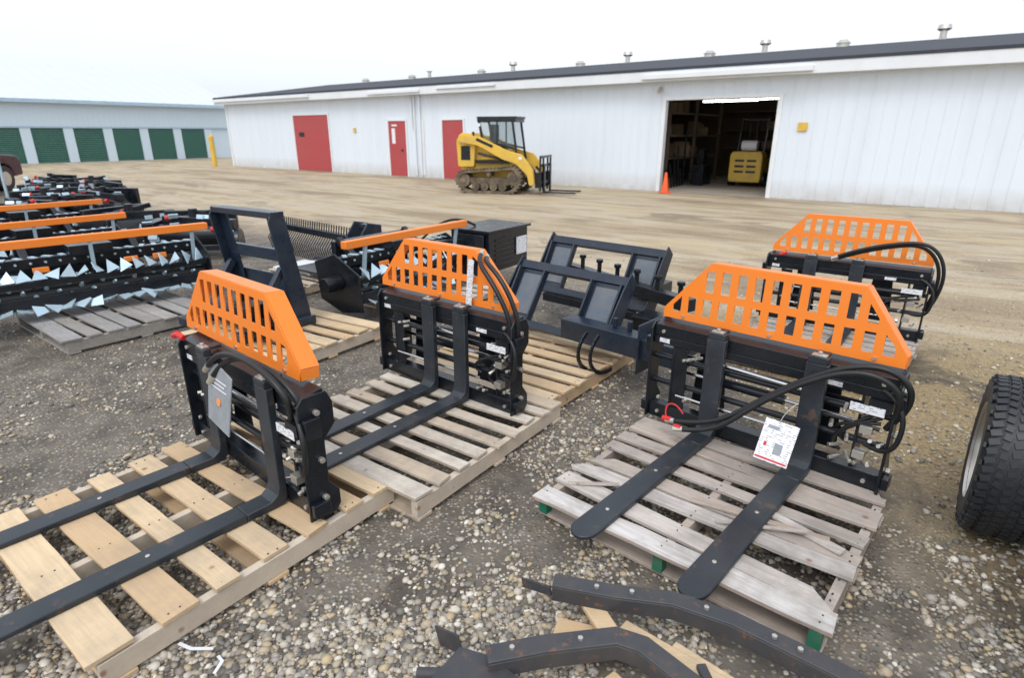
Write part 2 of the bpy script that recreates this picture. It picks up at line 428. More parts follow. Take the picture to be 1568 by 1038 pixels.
cD=carriage((2.78,4.83,.127),-38,(-.25,.1),
  [[(.62,-.02,.25),(.72,-.06,.5),(.62,-.08,.80),(.38,-.09,.78),(.1,-.1,.70),(-.05,-.1,.62)],
   [(.60,-.02,.25),(.69,-.03,.5),(.58,-.05,.78),(.35,-.06,.75),(.1,-.07,.67),(-.05,-.07,.6)]],blade=1.15,seed=4,W=.61)
m=MB(); m.cyl((-.40,-.25,.115),(-.35,-.25,.12),.016,n=12); m.cyl((-.31,-.29,.11),(-.27,-.29,.11),.016,n=12); m.finish('coupler_caps',REDC,cC,.002)
hose('cap_strap',[(-.38,-.25,.13),(-.42,-.22,.20),(-.36,-.2,.22),(-.3,-.22,.16)],.004,REDC,cC)
m=MB(); m.cyl((-.54,-.1,.60),(-.49,-.09,.62),.015,n=12); m.cyl((-.48,-.1,.62),(-.43,-.09,.61),.015,n=12); m.finish('coupler_caps',REDC,cA,.002)
m=MB(); m.cyl((-.50,-.08,.58),(-.45,-.07,.60),.015,n=12); m.finish('coupler_caps',REDC,cD,.002)
m=MB(); m.box((0,0,0),(.045,.004,.28),(0,6,0)); m.finish('hanging_tag',LABEL,cB,loc=(.215,-.01,.74))

# ------------------------------------------------------------------ hitch frames
WORN=paint('worn_plate',(.10,.125,.16),.3,dirt=.4)
def hitch_frame(loc,rot,lean=40,w=1.1,h=.62,mat=NAVY,name='quick_attach_frame'):
    e=empty(name,loc,rot)
    f=empty('tilted_frame',(0,0,0),(R(-lean),0,0),e)
    m=MB()
    m.b2(-w/2,w/2,-.02,.05,h-.07,h); m.b2(-w/2,w/2,-.02,.06,0,.06)
    for s in (-1,1):
        a=s*(w/2+.001); b=s*(w/2+.014); a,b=min(a,b),max(a,b)
        m.prism([(-.10,.0),(.08,.0),(.08,h),(-.03,h+.03),(-.06,h*.8)],'x',a,b)
        x=s*(w/2-.16)
        m.b2(x-.13,x+.13,.0,.018,.0605,h-.0705)
        m.b2(x-.14,x-.125,-.06,-.001,.0605,h-.0705); m.b2(x+.125,x+.14,-.06,-.001,.0605,h-.0705)
    m.finish('frame',mat,f,.003)
    m=MB()
    for s in (-1,1):
        x=s*(w/2-.16); m.b2(x-.10,x+.10,-.012,-.001,.10,h-.11)
    m.finish('wear_plates',WORN,f,.003)
    return e,f
e1,f1=hitch_frame((.70,5.18,.26),-42,28,1.22,.56)
m=MB()
m.bar((.3,.0,.0),(.3,.9,.02),.12,.12); m.bar((-.55,.35,.18),(1.05,-.14,.18),.10,.10)
for i in range(7): m.cyl((-.5+i*.24,.33-i*.075,.22),(-.5+i*.24,.33-i*.075,.32),.02,n=12); m.cyl((-.5+i*.24,.33-i*.075,.32),(-.5+i*.24,.33-i*.075,.35),.035,n=6)
m.b2(-.5,.5,-.05,.0,-.08,-.005); m.b2(.62,.98,-.3,-.05,-.1,.05); m.finish('boom_and_pins',BLACK,e1,.004)
e2,f2=hitch_frame((.30,4.42,.20),-42,32,1.05,.56)
m=MB()
m.bar((.2,-.05,.12),(1.2,-.08,.12),.15,.15); m.bar((1.06,-.14,.10),(1.06,.5,.10),.12,.12); m.b2(.88,.895,-.18,.12,-.05,.30)
for x in (.62,.74,.86): m.cyl((x,-.04,.195),(x,-.04,.27),.018,n=10)
m.finish('square_tube_beam',NAVY,e2,.006)
m=MB()
for k in range(2):
    x=.52+.10*k; pr=None
    for a in range(0,10):
        t=R(-10+a*17); q=(x,-.10-.24*math.sin(t),.17-.17*math.cos(t)-.12)
        if pr: m.bar(pr,q,.014,.028)
        pr=q
m.finish('curved_hooks',BLACK,e2,.002)

pallet((-1.95,4.75,0),-33,W_NEW,1.25,1.1,7,.11,smat=W_STR)
eG=empty('rotary_cutter_hitch',(-2.25,4.98,.13),-33)
m=MB()
for s in (-1,1):
    x=s*.40
    m.prism([(.10,.0),(.26,.0),(.10,.92),(-.02,.98),(-.06,.90)],'x',min(x,x+s*.014),max(x,x+s*.014))
    m.bar((x-s*.065,.17,.0),(x-s*.065,.03,.92),.12,.014,up=(0,1,0))
    m.b2(x-.07,x+.07,-.45,.25,-.0,.07)
    m.bar((x-s*.05,-.30,.06),(x-s*.05,.06,.50),.05,.06)
m.bar((-.415,.03,.95),(.415,.03,.95),.13,.05)
m.bar((-.385,.10,.60),(.385,.10,.60),.05,.10); m.bar((-.385,.14,.30),(.385,.14,.30),.02,.24)
m.bar((-.46,-.2,.10),(.46,-.2,.10),.12,.12)
m.finish('welded_frame',NAVY,eG,.005)
m=MB(); m.cyl((-.2,-.3,.2),(.28,-.3,.2),.07); m.cyl((.3,-.35,.12),(.62,-.40,.12),.055); m.b2(.25,.45,-.4,-.2,.14,.28); m.cyl((.5,-.2,.1),(.5,-.2,.30),.06); m.bar((.3,.0,.12),(.75,-.3,.10),.10,.10)
m.finish('gearbox',BLACK,eG,.006)
m=MB(); m.cyl((.78,-.35,.1),(.86,-.38,.1),.03); m.finish('orange_cap',ORANGE,eG)

# ------------------------------------------------------------------ power rakes
def power_rake(loc,rot,L=1.8,box=False,elbow=True):
    e=empty('power_rake',loc,rot)
    h=L/2; rd=random.Random(int(abs(loc[0])*100))
    m=MB()
    m.b2(-h,h,.0,.09,.42,.51); m.b2(-h,h,.22,.29,.36,.43); m.b2(-h,h,-.28,-.22,.30,.35)
    for x in (-h-.016,h+.001): m.prism([(-.34,.05),(-.05,.0),(.25,.1),(.30,.46),(.0,.56),(-.32,.40)],'x',x,x+.015)
    for x in np.linspace(-h+.2,h-.2,5): m.b2(x-.02,x+.02,-.22,.0,.33,.40)
    m.b2(-h+.02,h-.02,-.30,-.285,.12,.22)
    for x in (-.45,.45): m.bar((x,.1,.45),(x,.34,.62),.06,.06)
    m.b2(-.5,.5,.34,.40,.22,.60)
    m.cyl((-h-.02,-.05,.3),(-h-.2,-.05,.3),.07); m.b2(-.15,.2,-.12,.12,.51,.60)
    m.finish('frame',BLACK,e,.004)
    m=MB(); m.cyl((-h+.02,-.13,.20),(h-.02,-.13,.20),.10,n=24); m.finish('roller_drum',RUBBER,e)
    m=MB()
    n=int(L/.085)
    for i in range(n):
        x=-h+.06+i*(L-.12)/(n-1)
        for k in range(6):
            a=R(k*60+i*23); c=Vector((x,-.13+.10*math.cos(a),.20+.10*math.sin(a))); d=Vector((0,math.cos(a),math.sin(a)))
            m.cyl(c,c+d*.06,.022,.010,n=6)
    m.finish('carbide_teeth',LBLUE,e)
    m=MB()
    for i in range(int(L/.11)):
        x=-h+.1+i*.11
        tri=[(-.06,-.05),(.06,-.03),(.0,.08)]
        M=Matrix.Translation((x,-.29,.40))@Euler((R(rd.uniform(20,80)),R(rd.uniform(-25,25)),R(rd.uniform(-50,50)))).to_matrix().to_4x4()
        m.prism(tri,'z',-.004,.004,M)
        M=Matrix.Translation((x+.05,-.31,.12))@Euler((R(rd.uniform(0,50)),R(rd.uniform(-25,25)),R(rd.uniform(-50,50)))).to_matrix().to_4x4()
        m.prism([(-.05,-.07),(.05,-.06),(.04,.06),(-.03,.07)],'z',-.005,.005,M)
        m.box((x+.03,.03,.515),(.04,.10,.01),(0,0,rd.uniform(-40,40)))
        m.cyl((x,-.02,.47),(x,-.012,.47),.012,n=6)
    m.finish('brackets',LBLUE,e)
    m=MB()
    m.bar((-h-.1,-.25,.68),(h+.05,-.25,.68),.07,.07)
    if elbow: m.bar((h+.04,-.214,.68),(h+.10,.12,.62),.07,.06)
    for x in (.3,.55,-.4): m.box((x,-.24,.44),(.12,.02,.05),(0,0,0))
    m.finish('orange_bar',ORANGE,e,.006)
    m=MB()
    for x in (-h+.15,0,h-.1): m.bar((x,-.25,.643),(x,-.20,.352),.03,.03)
    m.finish('bar_legs',LBLUE,e,.002)
    if box:
        m=MB(); a,b=h+.10,h+.85
        m.b2(a,b,-.55,.0,.14,.58); m.b2(a-.04,b+.04,-.58,.03,.581,.61); m.b2(a-.05,a-.03,-.50,-.1,.1,.56)
        for i in range(6): m.b2(b+.001,b+.012,-.5,-.05,.2+i*.055,.225+i*.055)
        for i in range(6): m.b2(a+.1,b-.3,-.562,-.551,.2+i*.055,.225+i*.055)
        m.cyl((h-.1,.1,.35),(h+.09,-.1,.35),.10); m.bar((h-.3,0,.45),(a,-.2,.45),.1,.1)
        m.finish('motor_box',BLACK,e,.008)
        m=MB(); m.b2(a+.50,a+.70,-.575,-.563,.28,.48); m.finish('warning_label',LABEL,e)
        hose('hose',[(h-.3,.1,.5),(h-.1,-.05,.75),(h+.1,-.1,.75),(h+.3,-.2,.62)],.014,RUBBER,e)
    return e
pallet((-3.72,5.30,0),-37,W_GREY,1.25,1.2,8,.12)
power_rake((-4.05,5.55,.12),46,1.95)
power_rake((-5.65,6.9,.05),52,1.8,elbow=False)
power_rake((-7.0,8.5,.05),52,1.8,elbow=False)
power_rake((-1.2,6.05,.08),55,1.55,box=True,elbow=False)
pallet((-.95,6.2,0),-37,W_MID,1.2,1.2,7,.1,h=.08)

eH=empty('landscape_rake',(-2.75,8.15,.0),-42)
m=MB(); m.bar((-1.1,0,.42),(1.0,0,.42),.08,.08)
for i in range(36):
    x=-1.08+i*.0594
    m.bar((x,0,.40),(x,-.12,.25),.014,.012); m.bar((x,-.12,.25),(x,-.06,.03),.014,.012)
    m.bar((x,0,.44),(x,.02,.56),.014,.014)
m.finish('tine_bar',BLACK,eH,.002)
m=MB(); m.b2(.95,1.35,-.1,.2,.42,.47)
for x in (1.02,1.30): m.prism([(-.12,.2),(.2,.2),(.2,.62),(.0,.66),(-.12,.5)],'x',x,x+.02)
m.bar((1.04,.1,.6),(1.30,.1,.6),.1,.05); m.bar((1.15,-.4,.35),(1.15,.3,.35),.09,.09)
m.finish('hitch_bracket',NAVY,eH,.004)
pallet((-2.45,7.0,0),-37,W_MID,1.1,1.1,7,.1,h=.11)
eS=empty('wrapped_steel_plates',(-2.45,7.0,.115),-37)
m=MB(); m.box((-.1,.1,.02),(.8,.5,.035),(0,0,8)); m.box((.05,.0,.055),(.6,.35,.03),(2,0,-10)); m.finish('sheets',SHEET,eS,.004)
m=MB(); m.b2(.0,.5,-.25,.1,.073,.10); m.bar((-.3,.3,.09),(.5,.35,.09),.05,.05); m.finish('dark_parts',BLACK,eS,.003)

rd=random.Random(9)
def auger_unit(loc,rot):
    e=empty('trencher_attachment',loc,rot)
    m=MB()
    m.b2(-.5,.5,.3,.38,.05,.6); m.bar((-.4,0,.5),(.6,-.2,.45),.12,.14); m.cyl((-.5,-.1,.3),(.5,-.1,.3),.16); m.b2(-.6,-.45,-.3,.3,.1,.5)
    m.cyl((.5,-.2,.2),(.66,-.2,.2),.19); m.bar((-.2,.2,.5),(.3,-.1,.62),.07,.07); m.cyl((0,0,.5),(0,.0,.66),.06); m.bar((-.6,-.35,.15),(.7,-.35,.15),.05,.08)
    m.finish('frame',BLACK,e,.008)
    m=MB()
    for k in range(16): m.box((rd.uniform(-.6,.6),rd.uniform(-.40,-.2),rd.uniform(.1,.6)),(.12,.02,.06),(rd.uniform(-40,40),0,rd.uniform(-40,40)))
    m.finish('bright_parts',LBLUE,e,.002)
    m=MB(); m.cyl((.3,-.3,.4),(.36,-.3,.4),.04); m.cyl((-.3,-.2,.55),(-.25,-.2,.57),.035); m.finish('caps',REDC,e)
for (x,y,r) in [(-8.2,10.8,20),(-7.2,9.6,-30),(-9.3,12.0,50),(-8.4,12.4,-10),(-10.3,13.6,35),(-9.6,14.0,-40),(-11.5,15.1,15),(-10.8,15.6,60),(-12.6,16.6,-20),(-5.9,9.2,70),(-4.6,8.6,10),(-8.6,9.3,30),(-9.9,10.6,-50)]:
    auger_unit((x,y,.02),r)

# ------------------------------------------------------------------ foreground blade assembly
eM=empty('dismantled_blade_frame',(0,0,0),0)
m=MB()
P1=[(.150,1.715,.17),(.36,1.66,.17),(.56,1.628,.168),(.74,1.54,.165),(.98,1.35,.163),(1.12,1.22,.16)]
m.ribbon(P1,(-.030,.034),0,.008); m.ribbon(P1,(-.030,-.020),-.06,-.0005)
P2=[(-.08,1.41,.15),(.10,1.45,.152),(.34,1.485,.15),(.42,1.45,.15),(.58,1.26,.15)]
m.ribbon(P2,(-.034,.034),0,.010); m.ribbon(P2,(-.034,-.024),-.06,-.0005)
m.prism([(-.26,1.34),(-.17,1.475),(-.07,1.44),(.02,1.36),(-.02,1.1),(-.22,1.1)],'z',.11,.122)
m.bar((-.26,1.60,.04),(-.17,1.50,.10),.008,.07); m.bar((.04,1.79,.10),(.14,1.70,.14),.008,.04)
m.cyl((-.30,1.42,.07),(-.22,1.40,.09),.018)
m.bar((.6,1.42,.10),(.62,1.22,.10),.03,.02)
m.finish('bent_angle_bars',RUST,eM,.002)
m=MB()
for p in [(.30,1.675,.178),(.42,1.65,.178),(.66,1.58,.174),(.84,1.46,.173),(.90,1.41,.173),(.0,1.43,.16),(.22,1.465,.16)]:
    m.cyl(p,(p[0],p[1],p[2]+.010),.009,n=6)
m.finish('bolts',ZINC,eM)
eP=empty('broken_pallet',(0,0,0),0)
m=MB()
m.bar((.15,1.60,.065),(.40,1.52,.065),.10,.018); m.bar((.38,1.62,.045),(.85,1.22,.045),.09,.02)
m.bar((.24,1.80,.10),(.33,1.55,.10),.07,.02); m.bar((.10,1.35,.02),(.6,1.22,.02),.1,.02); m.bar((.30,1.42,.045),(.50,1.15,.045),.08,.02); m.bar((.55,1.55,.025),(1.0,1.12,.025),.04,.05)
m.finish('boards',W_NEW,eP,.003)
eQ=empty('plastic_scrap',(0,0,0),0)
m=MB(); m.ribbon([(-1.16,1.58,.022),(-1.10,1.55,.03),(-1.03,1.56,.02)],(-.006,.006),0,.002); m.ribbon([(-1.0,1.53,.02),(-.97,1.50,.03),(-.98,1.46,.02)],(-.005,.005),0,.002); m.finish('strap',SHEET,eQ)

# ------------------------------------------------------------------ trailer with wheel at right
ax=Vector((-.80,.60,0)).normalized(); ang=math.degrees(math.atan2(ax.y,ax.x))
eT=empty('utility_trailer',(2.19,2.27,.352),ang)
m=MB()
Rr=.350; w=.12
prof=[(.215,-w+.01),(.25,-w-.008),(.31,-w-.006),(.335,-w+.012),(Rr-.006,-w+.035),(Rr,-w+.07),(Rr+.002,0),(Rr,w-.07),(Rr-.006,w-.035),(.335,w-.012),(.31,w+.006),(.25,w+.008),(.215,w-.01)]
m.lathe(prof,n=64)
n=58
for i in range(n):
    a=2*math.pi*i/n
    for j,(xx,ww,off) in enumerate(((-.095,.036,0),(-.056,.026,.5),(-.022,.026,.1),(.018,.028,.6),(.056,.026,.2),(.095,.036,.5))):
        aa=a+off*2*math.pi/n
        M=Matrix.Rotation(aa,4,'X')@Matrix.Translation((xx,0,Rr+ (.001 if abs(xx)<.08 else -.005)))@Matrix.Rotation(R(18 if j%2 else -14),4,'Z')
        hx,hy,hz=ww/2,.0125,.006
        vs=[(x*hx,y*hy,z*hz) for x in(-1,1) for y in(-1,1) for z in(-1,1)]
        m.add(vs,[(0,1,3,2),(4,6,7,5),(0,4,5,1),(2,3,7,6),(0,2,6,4),(1,5,7,3)],M)
    if i%2==0:
        M=Matrix.Rotation(a,4,'X')@Matrix.Translation((w+.001,0,.325))
        m.add([(x*.004,y*.010,z*.014) for x in(-1,1) for y in(-1,1) for z in(-1,1)],[(0,1,3,2),(4,6,7,5),(0,4,5,1),(2,3,7,6),(0,2,6,4),(1,5,7,3)],M)
m.finish('tire',TIRE,eT)
m=MB(); m.lathe([(.0,.03),(.05,.032),(.06,.01),(.15,.0),(.17,.03),(.20,.05),(.212,w-.02),(.222,w+.002),(.215,w-.02),(.215,-w+.01)],n=40); m.finish('wheel_rim',ZINC,eT)
m=MB()
for k in range(5):
    a=k*2*math.pi/5; m.cyl((.0,.09*math.cos(a),.09*math.sin(a)),(.025,.09*math.cos(a),.09*math.sin(a)),.012,n=6)
m.finish('lug_nuts',CHROME,eT)
m=MB(); m.cyl((0,0,0),(-1.6,0,0),.04); m.b2(-1.5,-.25,-1.5,1.5,.12,.2); m.finish('axle_and_frame',BLACK,eT,.005)
m=MB()
for xx in (-.25,-1.5): m.b2(xx-.02,xx+.02,-1.5,1.5,.2,.4)
m.finish('side_rails',BLACK,eT,.004)
m=MB(); m.lathe(prof,M=Matrix.Translation((-1.75,0,0)),n=48); m.finish('tire',TIRE,eT)
m=MB(); m.cyl((-1.86,0,0),(-1.64,0,0),.214,n=32); m.finish('wheel_rim',ZINC,eT)

# ------------------------------------------------------------------ main building
bx=empty('white_metal_warehouse',(11.5,13.5,0),143.05)
S0,S1=-12,33.5; DEP=14; WH=3.15
big=(5.53,8.67,2.62)
m=MB()
m.b2(S0,big[0],-.15,0,0,WH); m.b2(big[1],S1,-.15,0,0,WH); m.b2(big[0],big[1],-.15,0,big[2],WH)
m.b2(S0,S1,-DEP,-DEP+.15,0,WH)
for x in (S0,S1-.15): m.prism([(-.151,0),(-DEP+.151,0),(-DEP+.151,WH),(-DEP/2,4.4),(-.151,WH)],'x',x,x+.15)
m.finish('walls',WALL,bx)
m=MB()
s=S0+.1
while s<S1:
    z0=0.02
    if big[0]-.08<s<big[1]+.08: z0=big[2]+.12
    for d in (24.75,27.5),(19.72,20.85),(16.6,17.8):
        if d[0]-.08<s<d[1]+.08: z0={24.75:2.62,19.72:2.3,16.6:2.3}[d[0]]
    m.prism([(s-.022,.0),(s+.022,.0),(s+.012,.009),(s-.012,.009)],'z',z0,WH)
    s+=.305
m.finish('siding_ribs',WALL,bx)
m=MB()
for a,b_,z in ((24.8,27.46,2.5),(19.77,20.8,2.18),(16.67,17.74,2.18)):
    m.b2(a-.07,a,.001,.05,0,z+.07); m.b2(b_,b_+.07,.001,.05,0,z+.07); m.b2(a,b_,.001,.05,z,z+.07)
a,b_,z=big
m.b2(a-.12,a,.001,.045,0,z+.1); m.b2(b_,b_+.12,.001,.045,0,z+.1); m.b2(a,b_,.001,.045,z,z+.1)
m.b2(S1-.12,S1+.02,.001,.04,0,WH)
m.b2(S0-.3,S1+.4,.36,.40,3.12,3.40); m.b2(S0-.3,S1+.4,.001,.359,3.13,3.15)
m.b2(4.7,9.3,.401,.52,3.18,3.30); m.b2(25.5,33.8,.401,.50,3.24,3.36); m.b2(18.5,21.5,.401,.48,3.20,3.30)
m.b2(14.8,17.6,.401,.47,3.26,3.34)
for s_,z0 in ((19.35,1.9),(18.9,.1),(19.2,.1)): m.cyl((s_,.07,z0),(s_,.07,3.12),.035,n=10)
m.b2(18.75,18.87,.0165,.03,.1,2.2)
m.finish('trim',WHITE,bx,.004)
m=MB()
for a,b_,z in ((24.8,27.46,2.5),(19.77,20.8,2.18),(16.67,17.74,2.18)):
    m.b2(a,b_,.003,.022,.02,z)
for k in range(1,4): m.b2(24.81,27.45,.0225,.027,.02+k*.62-.01,.02+k*.62+.01)
m.finish('red_doors',RED,bx)
m=MB(); m.b2(20.42,20.62,.0225,.03,1.3,1.9); m.b2(20.3,20.6,.0225,.03,1.98,2.05); m.finish('door_notice',WHITE,bx)
m=MB(); m.b2(26.7,27.1,.028,.033,1.55,1.75); m.b2(20.0,20.06,.0225,.06,1.0,1.08); m.finish('door_windows',GLASS,bx)
m=MB(); m.b2(4.72,4.95,.017,.05,1.76,1.97); m.b2(22.9,23.05,.017,.06,1.75,1.92); m.finish('wall_light_boxes',YELLOW,bx,.005)
m=MB(); m.cyl((8.85,.06,2.95),(8.85,.2,2.85),.06)
m.finish('wall_lamp',ZINC,bx)
m=MB()
rz=4.45
m.prism([(.42,3.40),(-DEP/2,rz),(-DEP-.42,3.40),(-DEP-.42,3.46),(-DEP/2,rz+.08),(.42,3.47)],'x',S0-.4,S1+.4)
m.finish('roof',ROOFD,bx)
m=MB()
for x in (S0-.42,S1+.402): m.prism([(.40,3.22),(-DEP/2,rz-.2),(-DEP-.4,3.22),(-DEP-.4,3.395),(-DEP/2,rz-.005),(.40,3.395)],'x',x,x+.02)
m.finish('rake_trim',WHITE,bx)
m=MB()
for s_,t in ((29.97,0),(26.17,0),(24.86,1),(21.3,0),(19.36,2),(15.68,0),(13.41,2),(9.96,0),(7.94,2),(5.39,0),(2.61,2)):
    y=-6.7; z=4.38
    if t==2: m.cyl((s_,y,z),(s_,y,z+.38),.10,n=16); m.cyl((s_,y,z+.34),(s_,y,z+.39),.13,.2,n=16); m.cyl((s_,y,z+.39),(s_,y,z+.51),.2,.17,n=16); m.cyl((s_,y,z),(s_,y,z+.14),.25,.12,n=16)
    elif t==1: m.cyl((s_,y,z),(s_,y,z+.38),.09,n=12); m.cyl((s_,y,z+.38),(s_,y,z+.42),.16,n=12)
    else: m.cyl((s_,y,z),(s_,y,z+.20),.2,n=14); m.cyl((s_,y,z+.20),(s_,y,z+.31),.24,.12,n=14)
m.finish('roof_vents',ZINC,bx)
m=MB(); m.b2(S0+.16,S1-.16,-DEP+.16,-.16,.004,.02); m.b2(big[0]+.001,big[1]-.001,-.159,.10,.004,.019); m.finish('floor_slab',CONC,bx)
m=MB(); m.b2(0,.05,-9,-.16,.021,3.1); m.b2(12,12.05,-9,-.16,.021,3.1); m.b2(.051,11.99,-9.05,-9,.021,3.1); m.b2(.051,11.99,-8.99,-.16,3.1,3.13)
for z in (.9,1.6,2.3): m.b2(9.0,11.9,-6,-1.2,z,z+.05); m.b2(3.0,6.4,-8.8,-7.8,z,z+.05); m.b2(6.8,9.5,-8.8,-7.9,z+.2,z+.25)
for y in (-1.2,-3.5,-6): m.b2(9.0,9.08,y-.05,y+.05,.02,3.0)
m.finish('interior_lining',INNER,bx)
m=MB()
for i in range(30):
    z=random.choice((.95,1.65,2.35,.03)); x=random.uniform(9.1,11.5); y=random.uniform(-5.8,-1.4); h=random.uniform(.2,.5)
    m.b2(x,x+random.uniform(.2,.5),y,y+random.uniform(.2,.5),z,z+h)
for i in range(14):
    z=random.choice((.95,1.65,2.35)); x=random.uniform(3,8.5); h=random.uniform(.15,.4)
    m.b2(x,x+.4,-8.7,-8.2,z+.2,z+.2+h)
m.finish('shelf_goods',paint('cartons',(.26,.18,.11),.8),bx,.005)
m=MB()
for i in range(6): m.bar((8.75+.03*i,-.9-i*.3,.03),(8.85,-.75-i*.3,random.uniform(.5,1.9)),.05,.05)
m.b2(8.3,8.7,-3.4,-2.6,.03,.7); m.b2(8.4,8.6,-3.2,-2.8,.7,1.2)
m.finish('stored_equipment',BLACK,bx,.005)
mm,nt,b=newmat('fluorescent_tube'); b.inputs['Emission Color'].default_value=(1,.97,.88,1); b.inputs['Emission Strength'].default_value=10
m=MB(); m.cyl((6.4,-1.2,2.62),(8.0,-1.2,2.62),.03,n=10); m.cyl((6.6,-5.5,2.85),(8.2,-5.5,2.85),.025,n=10); m.finish('fluorescent_tubes',mm,bx)

eC=empty('traffic_cone',(4.62,18.25,0),0)
m=MB(); m.cyl((0,0,.03),(0,0,.60),.12,.03,n=20); m.b2(-.16,.16,-.16,.16,.004,.03); m.finish('cone_body',CONEM,eC)
eF=empty('forklift',(8.1,20.7,.02),143.05)
m=MB()
m.prism([(-.5,.15),(.5,.15),(.52,.3),(.52,1.0),(.45,1.12),(-.45,1.12),(-.52,1.0),(-.52,.3)],'y',.2,.75)
m.prism([(-1.4,.25),(.19,.25),(.19,.85),(-.3,.9),(-.8,.55),(-1.4,.5)],'x',-.45,.45)
m.finish('body',YELLOW,eF,.03)
m=MB()
for z in (.45,.62,.8): m.b2(-.34,-.04,.745,.76,z,z+.07); m.b2(.04,.34,.745,.76,z,z+.07)
for x in (-.42,.42):
    m.bar((x,.3,1.1),(x,.1,2.1),.05,.05); m.bar((x,-1.0,.5),(x,-.8,2.1),.05,.05); m.bar((x,-.85,2.1),(x,.15,2.1),.05,.05)
for y in np.linspace(-.7,.0,5): m.bar((-.42,y,2.1),(.42,y,2.1),.03,.03)
for x in (-.35,.35): m.b2(x-.04,x+.04,-1.55,-1.42,.05,2.1)
for x in (-.5,.5):
    m.cyl((x-.09,.35,.24),(x+.09,.35,.24),.23,n=24); m.cyl((x-.1,-1.0,.28),(x+.1,-1.0,.28),.28,n=24)
m.b2(-.25,.25,-.35,.1,.9,1.0); m.b2(-.25,.25,.05,.15,1.0,1.45)
m.finish('chassis_and_cage',BLACK,eF,.006)
m=MB(); m.cyl((-.25,.45,1.30),(.25,.45,1.30),.16,n=20); m.finish('gas_tank',WHITE,eF,.02)

# ------------------------------------------------------------------ storage building
sb=empty('storage_unit_building',(-29.3,35.1,0),53.05)
A0,A1=-22,14.2
m=MB()
pill=[1.55+2.15*k for k in range(-11,6)]
dh=2.02
m.b2(A0,A1,.12,.25,0,3.5)
m.b2(A0,A1,0,.119,dh,3.5)
for p in pill: m.b2(p-.26,p+.26,0,.1185,0,dh)
m.b2(A0,A1,16,16.15,0,3.5)
for x in (A0,A1-.15): m.prism([(.251,0),(15.99,0),(15.99,3.5),(8,5.85),(.251,3.5)],'x',x,x+.149)
m.finish('walls',WALL2,sb)
m=MB()
s=A0+.2
while s<A1: m.b2(s-.02,s+.02,-.009,-.001,dh+.1,3.45); s+=.3
m.finish('siding_ribs',WALL2,sb)
m=MB()
for a,b_ in zip(pill[:-1],pill[1:]):
    z=0.03
    while z<dh-.02:
        m.prism([(.119,z),(.085,z+.015),(.085,z+.085),(.119,z+.1)],'x',a+.265,b_-.265); z+=.11
m.finish('green_roll_doors',GREEN,sb)
m=MB(); m.prism([(-.5,3.52),(8,6.1),(16.5,3.52),(16.5,3.60),(8,6.2),(-.5,3.60)],'x',A0-.3,A1+.3)
x=A0
while x<A1:
    m.prism([(-.5,3.601),(8,6.201),(8,6.24),(-.5,3.64)],'x',x-.02,x+.02); x+=.9
m.finish('roof',ROOFL,sb)
m=MB(); m.b2(A0-.3,A1+.3,-.56,-.502,3.40,3.60); m.b2(A0,A1,-.05,-.015,dh+.001,dh+.08); m.finish('gutter_trim',paint('blue_grey_trim',(.42,.56,.70),.5),sb)
for (x,y) in ((-16.1,33.2),(-15.9,35.8)):
    e=empty('yellow_bollard',(x,y,0)); m=MB(); m.cyl((0,0,0),(0,0,1.55),.13,n=20); m.cyl((0,0,1.55),(0,0,1.63),.13,.05,n=20); m.finish('post',YELLOW,e)

# ------------------------------------------------------------------ compact track loader
eL=empty('compact_track_loader',(-.45,18.75,0),-18)
def rounded(pts,r,n=5):
    out=[];k=len(pts)
    for i in range(k):
        p=Vector(pts[i]);a=(Vector(pts[i-1])-p);b=(Vector(pts[(i+1)%k])-p)
        rr=min(r,a.length/2.2,b.length/2.2); A=p+a.normalized()*rr;B=p+b.normalized()*rr
        for j in range(n+1):
            t=j/n; q=A*(1-t)**2+p*2*t*(1-t)+B*t*t; out.append((q.x,q.y))
    return out
trk=rounded([(-1.08,.36),(-.78,.0),(.78,.0),(1.06,.42),(.86,.80),(.35,.72),(-.5,.66),(-.95,.62)],.24)
m=MB()
for s_ in (-1,1):
    y0=s_*.62
    n=len(trk)
    inn=[((x)*.90,(z-.38)*.80+.38) for x,z in trk]
    ya,yb=y0-.21,y0+.21
    vs=[(x,ya,z) for x,z in trk]+[(x,yb,z) for x,z in trk]+[(x,ya,z) for x,z in inn]+[(x,yb,z) for x,z in inn]
    fs=[]
    for i in range(n):
        j=(i+1)%n
        fs+= [(i,j,n+j,n+i),(2*n+i,3*n+i,3*n+j,2*n+j),(i,2*n+i,2*n+j,j),(n+i,n+j,3*n+j,3*n+i)]
    m.add(vs,fs)
    P=[Vector((x,0,z)) for x,z in trk]; acc=0
    for i in range(n):
        a=P[i];b_=P[(i+1)%n]; L=(b_-a).length; d=(b_-a)/max(L,1e-6)
        while acc<L:
            c=a+d*acc; nn=Vector((d.z,0,-d.x))
            q=c+nn*.015
            m.bar(q+Vector((0,ya,0)),q+Vector((0,yb,0)),.045,.045,up=tuple(nn)); acc+=.11
        acc-=L
m.finish('rubber_tracks',TRACKM,eL,.006)
m=MB()
for s_ in (-1,1):
    y0=s_*.62
    for x,z,r in ((-.80,.38,.20),(.80,.46,.22),(-.42,.20,.12),(-.14,.20,.12),(.14,.20,.12),(.42,.20,.12),(.0,.56,.07)):
        m.cyl((x,y0-.17,z),(x,y0+.17,z),r,n=20)
        m.cyl((x,y0-.19,z),(x,y0+.19,z),r*.4,n=12)
    m.b2(-.75,.75,y0-.1,y0+.1,.25,.46)
m.finish('track_rollers',TRACKM,eL,.006)
m=MB()
m.prism(rounded([(-1.02,.62),(-.98,1.22),(-.85,1.52),(-.30,1.60),(.25,1.30),(.75,.85),(1.0,.75),(1.0,.45),(.6,.40),(-.8,.42)],.08),'y',-.40,.40)
